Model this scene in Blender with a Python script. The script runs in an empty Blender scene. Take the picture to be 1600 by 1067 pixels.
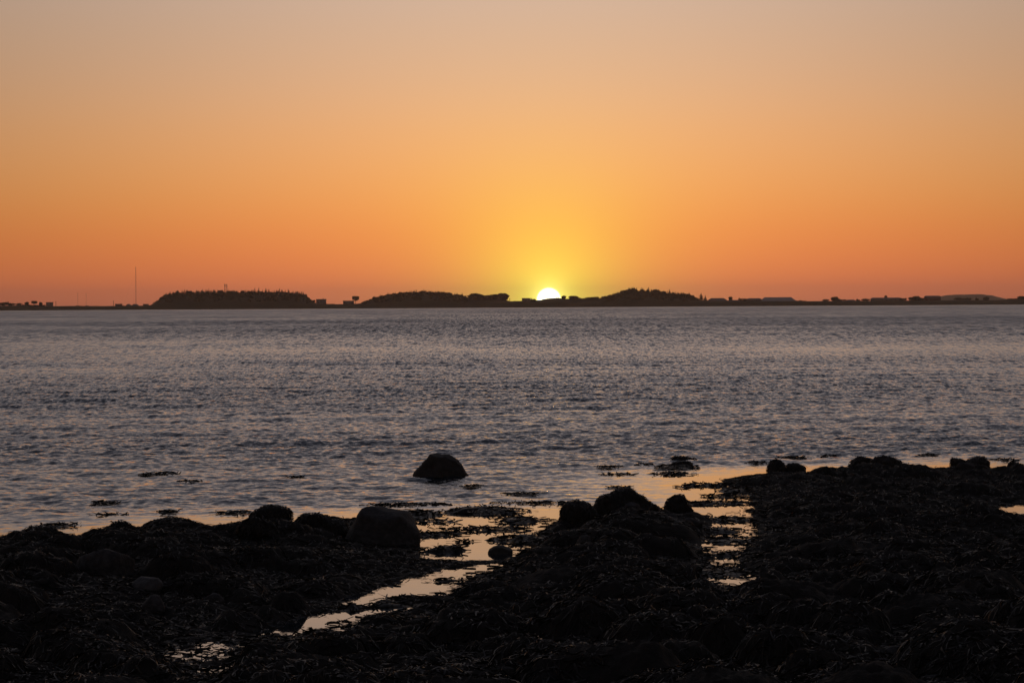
import bpy, bmesh, math, random
import numpy as np
from mathutils import Matrix, Vector

S = bpy.context.scene
COL = S.collection
R = math.radians
random.seed(7)
rng = np.random.default_rng(11)

# ------------------------------------------------------------------ camera
CAM_H = 2.2
FPX = 4324.0                      # focal length in pixels of the 1600 px wide photograph
HORIZON = 478.0
FAR = 3500.0                      # distance of the opposite shore
cam = bpy.data.cameras.new('camera')
cam.sensor_width = 36.0
cam.lens = 36.0 * FPX / 1600.0
cam.clip_start = 0.5
cam.clip_end = 60000.0
camera = bpy.data.objects.new('camera', cam)
COL.objects.link(camera)
S.camera = camera
PITCH = math.atan((533.5 - HORIZON) / FPX)
ROLL = R(-0.337)
CM = Matrix.Translation((0, 0, CAM_H)) @ Matrix.Rotation(R(90) - PITCH, 4, 'X') @ Matrix.Rotation(ROLL, 4, 'Z')
camera.matrix_world = CM

def ray(px, py):
    return CM.to_3x3() @ Vector(((px - 800.0) / FPX, -(py - 533.5) / FPX, -1.0))
def at(px, py, z=0.0):            # where that line of sight meets the level z
    d = ray(px, py)
    return Vector((0, 0, CAM_H)) + d * ((z - CAM_H) / d.z)
def far(px, py, y=FAR):           # where it meets the upright plane at distance y
    d = ray(px, py)
    return Vector((0, 0, CAM_H)) + d * (y / d.y)

# ------------------------------------------------------------------ sky
SUN_DIR = ray(857.5, 468.5).normalized()
SUN_EL = math.asin(SUN_DIR.z)
SUN_AZ = math.atan2(SUN_DIR.x, SUN_DIR.y)
world = bpy.data.worlds.new('World')
S.world = world
world.use_nodes = True
nt = world.node_tree
N, L = nt.nodes, nt.links
bg = N['Background']

def node(tree, kind, **kw):
    n = tree.nodes.new(kind)
    for k, v in kw.items():
        setattr(n, k, v)
    return n
def m(tree, op, a, b=None, c=None):
    n = node(tree, 'ShaderNodeMath', operation=op)
    for i, v in enumerate((a, b, c)):
        if v is None: continue
        if isinstance(v, (int, float)): n.inputs[i].default_value = v
        else: tree.links.new(v, n.inputs[i])
    return n.outputs[0]
def vm(tree, op, a, b=None, scale=None):
    n = node(tree, 'ShaderNodeVectorMath', operation=op)
    for i, v in enumerate((a, b)):
        if v is None: continue
        if isinstance(v, (tuple, list)): n.inputs[i].default_value = v
        else: tree.links.new(v, n.inputs[i])
    if scale is not None:
        if isinstance(scale, (int, float)): n.inputs['Scale'].default_value = scale
        else: tree.links.new(scale, n.inputs['Scale'])
    return n.outputs['Value'] if op in ('DOT_PRODUCT', 'LENGTH') else n.outputs['Vector']

tc = node(nt, 'ShaderNodeTexCoord')
dirv = vm(nt, 'NORMALIZE', tc.outputs['Generated'])
sep = node(nt, 'ShaderNodeSeparateXYZ'); L.new(dirv, sep.inputs[0])
elev = m(nt, 'ARCSINE', m(nt, 'MAXIMUM', sep.outputs['Z'], 0.0))
fac = m(nt, 'SQRT', m(nt, 'DIVIDE', elev, math.pi / 2))
ramp = node(nt, 'ShaderNodeValToRGB'); L.new(fac, ramp.inputs[0])
ramp.color_ramp.interpolation = 'B_SPLINE'
STOPS = [(0.0, (.58, .165, .090)), (0.3, (.76, .195, .085)), (0.7, (.90, .235, .078)), (1.5, (.93, .295, .078)), (2.4, (.93, .385, .116)),
         (3.6, (.895, .452, .200)), (4.8, (.800, .478, .285)), (6.25, (.735, .510, .365)), (10, (.69, .56, .52)), (20, (.66, .61, .66)),
         (40, (.30, .31, .41)), (90, (.13, .16, .26))]
while len(ramp.color_ramp.elements) < len(STOPS):
    ramp.color_ramp.elements.new(0.5)
for e, (d, c) in zip(ramp.color_ramp.elements, STOPS):
    e.position = math.sqrt(d / 90.0)
for e, (d, c) in zip(ramp.color_ramp.elements, STOPS):
    e.position = math.sqrt(d / 90.0); e.color = (*c, 1)
# angle from the sun, in degrees (from the chord, exact for small angles)
chord = vm(nt, 'LENGTH', vm(nt, 'SUBTRACT', dirv, tuple(SUN_DIR)))
gam = m(nt, 'MULTIPLY', m(nt, 'ARCSINE', m(nt, 'MULTIPLY', chord, 0.5)), 2 * 180 / math.pi)
gq = m(nt, 'DIVIDE', gam, 11.0)
fall = m(nt, 'MULTIPLY_ADD', m(nt, 'EXPONENT', m(nt, 'MULTIPLY', m(nt, 'MULTIPLY', gq, gq), -1.0)), 0.55, 0.45)
skycol = vm(nt, 'SCALE', ramp.outputs[0], scale=fall)
def glow(col, width):
    e = m(nt, 'EXPONENT', m(nt, 'DIVIDE', gam, -width))
    return vm(nt, 'SCALE', col, scale=e)
skycol = vm(nt, 'ADD', skycol, glow((.55, 1.0, .03), 1.05))
skycol = vm(nt, 'ADD', skycol, glow((.03, .04, .0), 2.6))
skycol = vm(nt, 'ADD', skycol, glow((3.0, 2.7, .9), 0.15))
mr = node(nt, 'ShaderNodeMapRange', interpolation_type='SMOOTHSTEP')
mr.inputs['From Min'].default_value = 0.27; mr.inputs['From Max'].default_value = 0.20
L.new(gam, mr.inputs['Value'])
skycol = vm(nt, 'ADD', skycol, vm(nt, 'SCALE', (3.0, 3.0, 2.8), scale=mr.outputs[0]))
nish = node(nt, 'ShaderNodeTexSky', sky_type='NISHITA', sun_disc=False)
nish.sun_elevation = SUN_EL
nish.sun_rotation = SUN_AZ
nish.dust_density = 2.0
skycol = vm(nt, 'ADD', skycol, vm(nt, 'SCALE', nish.outputs[0], scale=0.008))
L.new(skycol, bg.inputs[0])
bg.inputs[1].default_value = 1.0

sun = bpy.data.lights.new('sun', 'SUN')
sun.energy = 0.0015
sun.angle = R(0.5)
sun.color = (1.0, 0.45, 0.16)
sun_lamp = bpy.data.objects.new('sun', sun)
COL.objects.link(sun_lamp)
sun_lamp.rotation_euler = (-SUN_DIR).to_track_quat('-Z', 'Y').to_euler()
sun_lamp.location = (0, 0, 80)

S.view_settings.view_transform = 'Standard'
S.view_settings.look = 'None'
S.view_settings.exposure = 0.0
S.view_settings.gamma = 1.0
S.render.engine = 'CYCLES'
S.cycles.use_denoising = True
S.cycles.use_adaptive_sampling = False
S.cycles.max_bounces = 5
S.cycles.volume_bounces = 0
S.cycles.sample_clamp_indirect = 3.0

# ------------------------------------------------------------------ helpers
def mesh_np(name, v, f, mats=(), smooth=False):
    me = bpy.data.meshes.new(name)
    v = np.asarray(v, np.float32); f = np.asarray(f, np.int32)
    me.vertices.add(len(v)); me.vertices.foreach_set('co', v.ravel())
    k = f.shape[1]
    me.loops.add(f.size); me.loops.foreach_set('vertex_index', f.ravel())
    me.polygons.add(len(f)); me.polygons.foreach_set('loop_start', np.arange(0, f.size, k, dtype=np.int32))
    if smooth: me.polygons.foreach_set('use_smooth', np.ones(len(f), bool))
    for t in mats: me.materials.append(t)
    me.update(calc_edges=True)
    return me
def obj(name, me, parent=None, loc=None):
    o = bpy.data.objects.new(name, me)
    COL.objects.link(o)
    if parent is not None: o.parent = parent
    if loc is not None: o.location = loc
    return o
def tag(o, label=None, cat=None, group=None, kind=None):
    if label: o['label'] = label
    if cat: o['category'] = cat
    if group: o['group'] = group
    if kind: o['kind'] = kind
    return o
def empty(name, loc):
    return obj(name, None, loc=loc)

def hash2(ix, iy, seed):
    h = (ix.astype(np.int64) * 374761393 + iy.astype(np.int64) * 668265263 + seed * 974634777) & 0xFFFFFFFF
    h = ((h ^ (h >> 13)) * 1274126177) & 0xFFFFFFFF
    return ((h ^ (h >> 16)) & 0xFFFF) / 65535.0
def vnoise(x, y, seed=0):
    x = np.asarray(x, float); y = np.asarray(y, float)
    ix = np.floor(x); iy = np.floor(y); fx = x - ix; fy = y - iy
    fx = fx * fx * fx * (fx * (fx * 6 - 15) + 10); fy = fy * fy * fy * (fy * (fy * 6 - 15) + 10)
    a = hash2(ix, iy, seed); b = hash2(ix + 1, iy, seed); c = hash2(ix, iy + 1, seed); d = hash2(ix + 1, iy + 1, seed)
    return (a + (b - a) * fx) * (1 - fy) + (c + (d - c) * fx) * fy - 0.5
def fbm(x, y, oct=4, seed=0, gain=0.5):
    t = 0; a = 1.0
    for o in range(oct):
        ca, sa = math.cos(o * 0.9), math.sin(o * 0.9)
        t = t + a * vnoise((x * ca - y * sa) * 2 ** o + o * 13.7, (x * sa + y * ca) * 2 ** o + o * 7.3, seed + o)
        a *= gain
    return t
def sstep(a, b, x):
    t = np.clip((x - a) / (b - a), 0, 1)
    return t * t * (3 - 2 * t)
def grid_faces(nr, nc):
    i = np.arange(nr * nc, dtype=np.int32).reshape(nr, nc)
    return np.stack([i[:-1, :-1], i[:-1, 1:], i[1:, 1:], i[1:, :-1]], -1).reshape(-1, 4)

# ------------------------------------------------------------------ materials
def principled(name, col, rough=0.6, spec=0.5, noise=None, bump=None):
    mt = bpy.data.materials.new(name); mt.use_nodes = True
    t = mt.node_tree; p = t.nodes['Principled BSDF']
    p.inputs['Base Color'].default_value = (*col, 1)
    p.inputs['Roughness'].default_value = rough
    p.inputs['Specular IOR Level'].default_value = spec
    geo = node(t, 'ShaderNodeNewGeometry')
    if noise:
        sc, col2, lo, hi = noise
        n = node(t, 'ShaderNodeTexNoise'); n.inputs['Scale'].default_value = sc; n.inputs['Detail'].default_value = 5
        t.links.new(geo.outputs['Position'], n.inputs['Vector'])
        cr = node(t, 'ShaderNodeValToRGB')
        cr.color_ramp.elements[0].position = lo; cr.color_ramp.elements[0].color = (*col, 1)
        cr.color_ramp.elements[1].position = hi; cr.color_ramp.elements[1].color = (*col2, 1)
        t.links.new(n.outputs['Fac'], cr.inputs[0]); t.links.new(cr.outputs[0], p.inputs['Base Color'])
    if bump:
        sc, st, dist = bump
        n = node(t, 'ShaderNodeTexNoise'); n.inputs['Scale'].default_value = sc; n.inputs['Detail'].default_value = 6
        t.links.new(geo.outputs['Position'], n.inputs['Vector'])
        b = node(t, 'ShaderNodeBump'); b.inputs['Strength'].default_value = st; b.inputs['Distance'].default_value = dist
        t.links.new(n.outputs['Fac'], b.inputs['Height']); t.links.new(b.outputs[0], p.inputs['Normal'])
    return mt

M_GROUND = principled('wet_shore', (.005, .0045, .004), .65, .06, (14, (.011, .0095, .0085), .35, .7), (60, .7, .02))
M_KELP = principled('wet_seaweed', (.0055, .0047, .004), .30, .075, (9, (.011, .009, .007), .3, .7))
M_ROCK = principled('dark_rock', (.012, .0115, .012), .65, .10, (22, (.026, .025, .026), .4, .75), (45, .6, .02))
M_ROCKD = principled('weedy_rock', (.010, .009, .008), .6, .2, (16, (.021, .018, .016), .4, .75), (50, .7, .02))
M_ROCKP = principled('pale_rock', (.020, .0195, .021), .7, .08, (26, (.034, .033, .035), .4, .75), (45, .5, .02))
def wet_dull(mt, sheen):           # matt slime over most of it, wet gloss showing through in part
    t = mt.node_tree; p = t.nodes['Principled BSDF']; out = t.nodes['Material Output']
    df = node(t, 'ShaderNodeBsdfDiffuse'); mx = node(t, 'ShaderNodeMixShader'); mx.inputs[0].default_value = sheen
    for l in list(p.inputs['Base Color'].links): t.links.new(l.from_socket, df.inputs['Color'])
    for l in list(p.inputs['Normal'].links): t.links.new(l.from_socket, df.inputs['Normal'])
    t.links.new(df.outputs[0], mx.inputs[1]); t.links.new(p.outputs[0], mx.inputs[2]); t.links.new(mx.outputs[0], out.inputs['Surface'])
wet_dull(M_GROUND, .45); wet_dull(M_KELP, .64); wet_dull(M_ROCKD, .45); wet_dull(M_ROCK, .6)
M_LAND = principled('far_grass', (.022, .022, .012), .9, .05, (.05, (.034, .032, .018), .35, .7))
M_TREE = principled('far_foliage', (.02, .022, .010), .9, .05, (.6, (.03, .032, .015), .35, .7))
M_TRUNK = principled('bark', (.06, .045, .035), .9, .1, (2, (.09, .07, .05), .35, .7))
M_WALL = principled('painted_wall', (.10, .085, .075), .8, .1, (.6, (.13, .11, .095), .35, .7))
M_WALL2 = principled('timber_wall', (.08, .03, .022), .8, .1, (.6, (.10, .04, .03), .35, .7))
M_ROOF = principled('slate_roof', (.05, .048, .05), .75, .2, (.8, (.075, .07, .07), .35, .7))
M_ROOFP = principled('sheet_roof', (.13, .12, .12), .7, .15, (.5, (.16, .15, .145), .35, .7))
M_PANE = principled('window_glass', (.02, .022, .025), .1, .5, (1, (.03, .03, .035), .3, .7))
M_METAL = principled('mast_steel', (.12, .11, .11), .6, .3, (1, (.16, .15, .15), .3, .7))

def water_material():
    mt = bpy.data.materials.new('sea_water'); mt.use_nodes = True
    t = mt.node_tree; p = t.nodes['Principled BSDF']
    p.inputs['Base Color'].default_value = (.006, .009, .012, 1)
    p.inputs['IOR'].default_value = 1.333
    geo = node(t, 'ShaderNodeNewGeometry')
    pos = geo.outputs['Position']
    at_ = node(t, 'ShaderNodeAttribute', attribute_name='chop')       # x: fine ripple, y: wave slope not carried by the mesh
    sx = node(t, 'ShaderNodeSeparateXYZ'); t.links.new(at_.outputs['Vector'], sx.inputs[0])
    def slope(scale, detail, stretch):
        n = node(t, 'ShaderNodeTexNoise'); n.inputs['Scale'].default_value = scale; n.inputs['Detail'].default_value = detail; n.inputs['Roughness'].default_value = .62
        t.links.new(vm(t, 'MULTIPLY', pos, stretch), n.inputs['Vector'])
        return vm(t, 'SUBTRACT', n.outputs['Color'], (.5, .5, .5))
    fine = vm(t, 'SCALE', slope(13.0, 3.0, (.7, 1, 1)), scale=sx.outputs['X'])
    sy = node(t, 'ShaderNodeSeparateXYZ'); t.links.new(pos, sy.inputs[0])
    # wave groups that lengthen with the fetch, away from this shore
    ypos = m(t, 'MAXIMUM', sy.outputs['Y'], 5.0)
    lny = m(t, 'LOGARITHM', ypos, math.e)
    def groups(xf, c, off_):
        cb = node(t, 'ShaderNodeCombineXYZ')
        t.links.new(m(t, 'MULTIPLY', sy.outputs['X'], xf), cb.inputs[0])
        t.links.new(m(t, 'MULTIPLY', m(t, 'POWER', ypos, -.7), -c), cb.inputs[1]); cb.inputs[2].default_value = off_
        n2 = node(t, 'ShaderNodeTexNoise'); n2.inputs['Scale'].default_value = 1.0; n2.inputs['Detail'].default_value = 4; n2.inputs['Roughness'].default_value = .6
        t.links.new(cb.outputs[0], n2.inputs['Vector'])
        return vm(t, 'SUBTRACT', n2.outputs['Color'], (.5, .5, .5))
    bl = node(t, 'ShaderNodeMapRange', interpolation_type='SMOOTHSTEP')
    bl.inputs['From Min'].default_value = math.log(80); bl.inputs['From Max'].default_value = math.log(300); t.links.new(lny, bl.inputs['Value'])
    mixv = node(t, 'ShaderNodeMix', data_type='VECTOR'); t.links.new(bl.outputs[0], mixv.inputs[0])
    t.links.new(groups(5.0, 2600.0, 0.0), mixv.inputs[4]); t.links.new(groups(1.7, 2000.0, 7.0), mixv.inputs[5])
    sw = node(t, 'ShaderNodeSeparateXYZ'); t.links.new(mixv.outputs[1], sw.inputs[0])
    cw = node(t, 'ShaderNodeCombineXYZ'); t.links.new(sw.outputs[0], cw.inputs[0])
    t.links.new(m(t, 'MULTIPLY', m(t, 'ABSOLUTE', sw.outputs[1]), -1.9), cw.inputs[1])     # wavelets steepest on the side facing the shore
    wave = vm(t, 'SCALE', cw.outputs[0], scale=sx.outputs['Y'])
    s = vm(t, 'ADD', fine, wave)
    s = vm(t, 'MULTIPLY', s, (1, 1, 0))
    b = node(t, 'ShaderNodeCombineXYZ'); t.links.new(m(t, 'MULTIPLY', sx.outputs['Z'], -1.0), b.inputs[1])
    rg = node(t, 'ShaderNodeMapRange', interpolation_type='SMOOTHSTEP')     # ripples too fine to see add up to a rougher sheen
    rg.inputs['From Min'].default_value = math.log(50); rg.inputs['From Max'].default_value = math.log(500); rg.inputs['To Min'].default_value = .03; rg.inputs['To Max'].default_value = .22
    t.links.new(m(t, 'LOGARITHM', m(t, 'MAXIMUM', sy.outputs['Y'], 5.0), math.e), rg.inputs['Value']); t.links.new(rg.outputs[0], p.inputs['Roughness'])
    nrm = vm(t, 'NORMALIZE', vm(t, 'ADD', vm(t, 'ADD', geo.outputs['Normal'], s), b.outputs[0]))
    t.links.new(nrm, p.inputs['Normal'])
    return mt
M_WATER = water_material()

# ------------------------------------------------------------------ outline of the near shore (measured as pixels, laid out on the ground)
COAST = [(-900, 850), (-300, 843), (0, 838), (70, 836), (110, 842), (150, 833), (200, 826), (260, 820), (310, 828), (360, 822), (395, 814),
         (440, 814), (500, 809), (560, 806), (640, 832), (652, 866), (740, 869), (815, 866), (835, 838), (868, 808), (930, 793), (1000, 792),
         (1040, 797), (1100, 801), (1140, 797), (1185, 790), (1172, 770), (1128, 748), (1135, 743), (1195, 736), (1300, 731), (1420, 729),
         (1500, 725), (1600, 731), (2000, 735), (2600, 740)]
POOLS = [
    [(690, 889), (790, 876), (795, 884), (742, 900), (726, 916), (704, 931), (640, 937), (575, 950), (535, 948), (520, 938), (575, 922), (620, 906)],
    [(555, 957), (600, 943), (662, 944), (660, 955), (600, 961), (560, 966)],
    [(475, 962), (530, 955), (578, 955), (565, 974), (538, 989), (500, 984), (460, 998), (430, 992), (392, 999), (384, 987), (440, 973)],
    [(235, 1022), (300, 1006), (360, 999), (392, 1004), (372, 1022), (340, 1034), (290, 1041)],
    [(280, 1047), (375, 1038), (360, 1053), (300, 1058)],
    [(1108, 804), (1180, 799), (1184, 835), (1165, 860), (1152, 883), (1187, 903), (1187, 917), (1150, 921), (1083, 911), (1110, 885), (1096, 858), (1112, 830)],
    [(1535, 801), (1555, 790), (1700, 784), (1700, 811), (1590, 811)],
    [(1592, 853), (1680, 850), (1680, 859), (1595, 859)],
]
def world_poly(pts, z=0.0):
    return np.array([[*at(px, py, z).xy] for px, py in pts])
coast_w = np.vstack([world_poly(COAST, 0.04), [[60, -40], [-60, -40]]])
pools_w = [world_poly(p) for p in POOLS]
def sdist(px, py, poly):          # signed distance, positive inside
    best = np.full(px.shape, 1e9); inside = np.zeros(px.shape, bool)
    n = len(poly)
    for i in range(n):
        ax, ay = poly[i]; bx, by = poly[(i + 1) % n]
        dx, dy = bx - ax, by - ay
        t = np.clip(((px - ax) * dx + (py - ay) * dy) / (dx * dx + dy * dy), 0, 1)
        best = np.minimum(best, (px - ax - t * dx) ** 2 + (py - ay - t * dy) ** 2)
        if ay != by:
            c = (ay > py) != (by > py)
            inside ^= c & (px < (bx - ax) * (py - ay) / (by - ay) + ax)
    return np.where(inside, 1, -1) * np.sqrt(best)
def land_distance(x, y):          # metres inside land (+) or out on the water (-)
    jx = 0.06 * fbm(x * 5, y * 2.6, 3, 41); jy = 0.16 * fbm(x * 5, y * 2.6, 3, 47)
    x = x + jx; y = y + jy
    s = sdist(x, y, coast_w)
    for p in pools_w: s = np.minimum(s, -sdist(x, y, p))
    return s

# ------------------------------------------------------------------ near ground
def fan(u_in, n_in, u_out):
    a = np.linspace(-u_in, u_in, n_in)
    g = u_in * (u_out / u_in) ** (np.arange(1, 25) / 24.0)
    return np.concatenate([-g[::-1], a, g])
U_L = fan(0.215, 620, 2.2)
yr = list(np.linspace(-25, 12.0, 40, endpoint=False)); y = 12.0
while y < 46: yr.append(y); y += 0.034 + 0.0011 * (y - 12)
Y_L = np.array(yr)
GX = U_L[None, :] * np.maximum(Y_L, 12.0)[:, None]
GY = np.repeat(Y_L[:, None], len(U_L), 1)
sd = land_distance(GX, GY)

MOUNDS = []                       # x, y, radius, height
def mound_px(px, py, wpx, h):
    p = at(px, py, 0.12); MOUNDS.append((p.x, p.y, wpx / 2 / FPX * p.y, h))
for a in [(1000, 822, 210, .17), (905, 835, 130, .13), (1070, 818, 100, .12), (960, 845, 110, .16), (1030, 850, 110, .16), (180, 868, 110, .15), (60, 905, 120, .14), (280, 905, 130, .22), (95, 985, 150, .20), (330, 900, 60, .12), (450, 930, 60, .13), (310, 950, 70, .12),
          (480, 845, 120, .06), (300, 850, 110, .06), (120, 855, 120, .05), (930, 860, 170, .14), (990, 880, 120, .14), (860, 905, 150, .12), (850, 960, 130, .16), (960, 985, 120, .15),
          (1040, 960, 90, .15), (700, 1030, 120, .13), (740, 950, 110, .10), (1130, 1035, 130, .22), (1290, 960, 140, .10), (1230, 870, 110, .10),
          (1430, 880, 140, .10), (1500, 980, 120, .12), (1330, 1020, 110, .10), (1260, 780, 140, .08), (1400, 780, 150, .08), (1530, 760, 140, .08), (1370, 920, 90, .12),
          (560, 1010, 110, .12), (380, 1070, 140, .14), (180, 1060, 160, .16), (820, 1050, 110, .14), (1480, 1060, 120, .10)]:
    mound_px(*a)
for _ in range(1100):
    yy = 13 + 28 * random.random() ** 1.25; xx = random.uniform(-.21, .21) * yy
    rr = random.choice([.07, .09, .12, .16, .22, .30, .36]) * random.uniform(.8, 1.25)
    MOUNDS.append((xx, yy, rr, rr * random.uniform(.35, .62) * float(np.interp(yy, [18, 22.5, 30], [1, .6, .5]))))
SHOWN = [(541, 651, 858), (117, 207, 908), (203, 251, 926), (220, 256, 958), (674, 726, 1012), (763, 801, 869), (318, 348, 948), (1384, 1428, 1030)]
def hides(mx, my, r_):             # a mound standing right before one of the bare stones
    for a, b, c in SHOWN:
        p0, p1 = at(a, c, .1), at(b, c, .1)
        if p0.y - 2.2 < my < p0.y + .25 and p0.x * my / p0.y - r_ * .6 < mx < p1.x * my / p0.y + r_ * .6: return True
MOUNDS = [q_ for q_ in MOUNDS if not hides(*q_[:3])]
bump = np.zeros_like(GX)
for (mx, my, mr_, mh) in MOUNDS:
    i0, i1 = np.searchsorted(Y_L, [my - mr_ * 1.5, my + mr_ * 1.5])
    j0 = np.searchsorted(U_L, (mx - mr_ * 1.6) / max(my + mr_ * 1.5, 12) if mx > 0 else (mx - mr_ * 1.6) / max(my - mr_ * 1.5, 12))
    j1 = np.searchsorted(U_L, (mx + mr_ * 1.6) / max(my - mr_ * 1.5, 12) if mx > 0 else (mx + mr_ * 1.6) / max(my + mr_ * 1.5, 12))
    X = GX[i0:i1, j0:j1]; Y = GY[i0:i1, j0:j1]
    if X.size == 0: continue
    q = ((X - mx) ** 2 + (Y - my) ** 2) / (mr_ * mr_)
    q = q * (1 + 0.7 * vnoise(X / mr_ * 1.3 + mx * 9, Y / mr_ * 1.3, 5))
    h = mh * np.sqrt(np.clip(1 - q, 0, 1)) ** 1.2
    bump[i0:i1, j0:j1] = np.maximum(bump[i0:i1, j0:j1], h)
sp = np.maximum(sd, 0)
QUIET = pools_w + [world_poly(p) for p in ([(648, 800), (652, 866), (815, 866), (866, 808)], [(1100, 801), (1185, 790), (1172, 770), (1128, 748), (1050, 790)])]
spool = np.full(GX.shape, 30.0)
for p in QUIET: spool = np.minimum(spool, np.maximum(-sdist(GX, GY, p), 0))
free = sstep(.25, 1.1, spool)
reach = np.full(GX.shape, 9.0)     # metres of bank before the next pool seaward of it
sub_ = (GY > 12) & (GY < 34) & (np.abs(GX) < .24 * GY)
bx_, by_ = GX[sub_], GY[sub_]; rs = np.full(bx_.shape, 9.0)
for t_ in (4.6, 3.9, 3.2, 2.6, 2.0, 1.5, 1.1, .8, .55, .35, .2, .1):
    qx, qy = bx_ * (1 + t_ / by_), by_ + t_
    hit = np.zeros(bx_.shape, bool)
    for p in QUIET:
        bb = np.flatnonzero((qx > p[:, 0].min()) & (qx < p[:, 0].max()) & (qy > p[:, 1].min()) & (qy < p[:, 1].max()))
        if len(bb): hit[bb] |= sdist(qx[bb], qy[bb], p) > 0
    rs[hit] = t_
reach[sub_] = rs
def blur(a, r_, ax):
    c = np.cumsum(np.pad(a, [(r_ + 1, r_) if k == ax else (0, 0) for k in range(2)], 'edge'), ax)
    return (np.take(c, range(2 * r_ + 1, c.shape[ax]), ax) - np.take(c, range(0, c.shape[ax] - 2 * r_ - 1), ax)) / (2 * r_ + 1)
reach = np.minimum(blur(blur(np.minimum(reach, 5.4), 9, 1), 3, 0), np.where(reach < 5, reach + .4, 9))
GZ = (.26 - .17 * sstep(27, 33, GY)) * (1 - np.exp(-sp * .30)) + .035 * free * sstep(0, .5, sd) * (1 - sstep(28, 33, GY)) + np.clip(11.0 - GY, 0, 30) * .035
GZ = GZ + bump * sstep(-.05, .25, sd) + .09 * fbm(GX * 1.4, GY * 1.4, 4, 3) * sstep(0, .9, sd)
GZ = GZ + .035 * fbm(GX * 7, GY * 7, 3, 9) * sstep(-.1, .3, sd)
cap = .008 + .078 * reach + 1.0 * sstep(4.4, 5.3, reach)      # banks before the pools stay low and flat
GZ = np.minimum(GZ, cap)
GZ = np.minimum(GZ, .015 + .5 * sp + .02)
GZ = np.where(sd < 0, np.maximum(-.35, sd * .6), GZ) + np.where(sd > -.01, .004 + (.014 + .018 * free) * fbm(GX * 16, GY * 16, 3, 15), 0)
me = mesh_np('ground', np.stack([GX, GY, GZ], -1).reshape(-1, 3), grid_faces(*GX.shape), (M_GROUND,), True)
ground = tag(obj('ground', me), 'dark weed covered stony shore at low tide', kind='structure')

def height(x, y):                 # ground level anywhere in the fine part
    i = np.clip(np.searchsorted(Y_L, y) - 1, 0, len(Y_L) - 2)
    ty = np.clip((y - Y_L[i]) / (Y_L[i + 1] - Y_L[i]), 0, 1)
    u = x / np.maximum(y, 12.0)
    j = np.clip(np.searchsorted(U_L, u) - 1, 0, len(U_L) - 2)
    tx = np.clip((u - U_L[j]) / (U_L[j + 1] - U_L[j]), 0, 1)
    return (GZ[i, j] * (1 - tx) + GZ[i, j + 1] * tx) * (1 - ty) + (GZ[i + 1, j] * (1 - tx) + GZ[i + 1, j + 1] * tx) * ty
def hz(x, y): return float(height(np.array([x]), np.array([y]))[0])

# ------------------------------------------------------------------ the sea
U_S = fan(0.215, 540, 40.0)
yr = [-30.0, 0.0, 8.0, 12.0]; y = 14.0
while y < 420:
    yr.append(y); y += .055 * (max(y, 25) / 25) ** 1.4
yr += list(np.geomspace(430, 26000, 70))
Y_S = np.array(yr)
SX = U_S[None, :] * np.maximum(Y_S, 12.0)[:, None]
SY = np.repeat(Y_S[:, None], len(U_S), 1)
dy = np.gradient(Y_S)[:, None]
near = Y_S < 75
sds = np.full(SX.shape, -60.0)
sds[near] = land_distance(SX[near], SY[near])
off = np.maximum(-sds, 0)
open_sea = SY > 27.0
calm = sstep(.3, 4.0, off + 1.4 * fbm(SX * .25, SY * .12, 3, 77)) * np.where(open_sea, 1, 0)
calm = calm * (0.60 + .40 * sstep(30, 55, SY))
LYS = np.log(np.maximum(SY, 6.0))
gust = 1 + .45 * fbm(SX * .05, SY * .022, 3, 21) + .55 * fbm(SX * .004 + LYS * .6, LYS * 4.5, 3, 33) * (1 - .7 * sstep(300, 900, SY))
SZ = np.zeros_like(SX); lost = np.zeros_like(SX)
wr = random.Random(3)
NW = 52
warp = .8 * fbm(SX * .15, SY * .15, 2, 61)
for k in range(NW):
    lam = .13 * (4.5 / .13) ** (k / (NW - 1.0))
    th = wr.gauss(-.10, .75 if lam < 1.1 else (.5 if lam < 2.4 else .25))
    kx, ky = math.sin(th) * 2 * math.pi / lam, math.cos(th) * 2 * math.pi / lam
    sl = .032 if lam < .5 else (.022 if lam < 1.0 else (.013 if lam < 2 else .008))
    a = sl * lam / (2 * math.pi) * 1.41
    ok = sstep(2.2, 5.0, lam / (dy * abs(math.cos(th)) + 1e-6)) * sstep(3, 6, lam / (SY * .43 / 540 * abs(math.sin(th)) + 1e-6))
    ph = kx * SX + ky * SY + wr.uniform(0, 6.28) + warp * min(2.0, 1.2 / lam)
    w = np.sin(ph)
    SZ += a * ok * (w + .25 * np.sin(2 * ph + .6)); lost += sl * sl * (1 - ok * ok)
inner = (np.abs(U_S) < .24)[None, :]
SZ *= calm * gust * np.where(inner, 1, 0) * np.where(SY < 415, 1, 0)
lost = np.sqrt(np.where(inner & (SY < 415), lost, NW * .024 ** 2))
chop = np.zeros(SX.shape + (3,), np.float32)
band = 1 + .35 * np.exp(-((np.log(SY + 1) - math.log(330)) / .33) ** 2)           # a gust crossing the sound
edge = 1 - .55 * sstep(2200, 3300, SY)                                             # lee of the opposite shore
chop[..., 0] = (.010 + (.30 + .55 * np.exp(-np.maximum(SY - 30, 0) / 70)) * calm) * gust * edge
chop[..., 1] = (lost * 3.9 + .24) * calm * gust * band * edge
chop[..., 2] = (.012 + (.17 * lost + .018) * band * edge * np.clip(gust, .6, 1.5)) * calm
me = mesh_np('sea', np.stack([SX, SY, SZ], -1).reshape(-1, 3), grid_faces(*SX.shape), (M_WATER,), True)
at_ = me.attributes.new('chop', 'FLOAT_VECTOR', 'POINT'); at_.data.foreach_set('vector', chop.reshape(-1))
tag(obj('sea', me), 'rippled grey and peach sea water of the sound', kind='structure')

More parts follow.
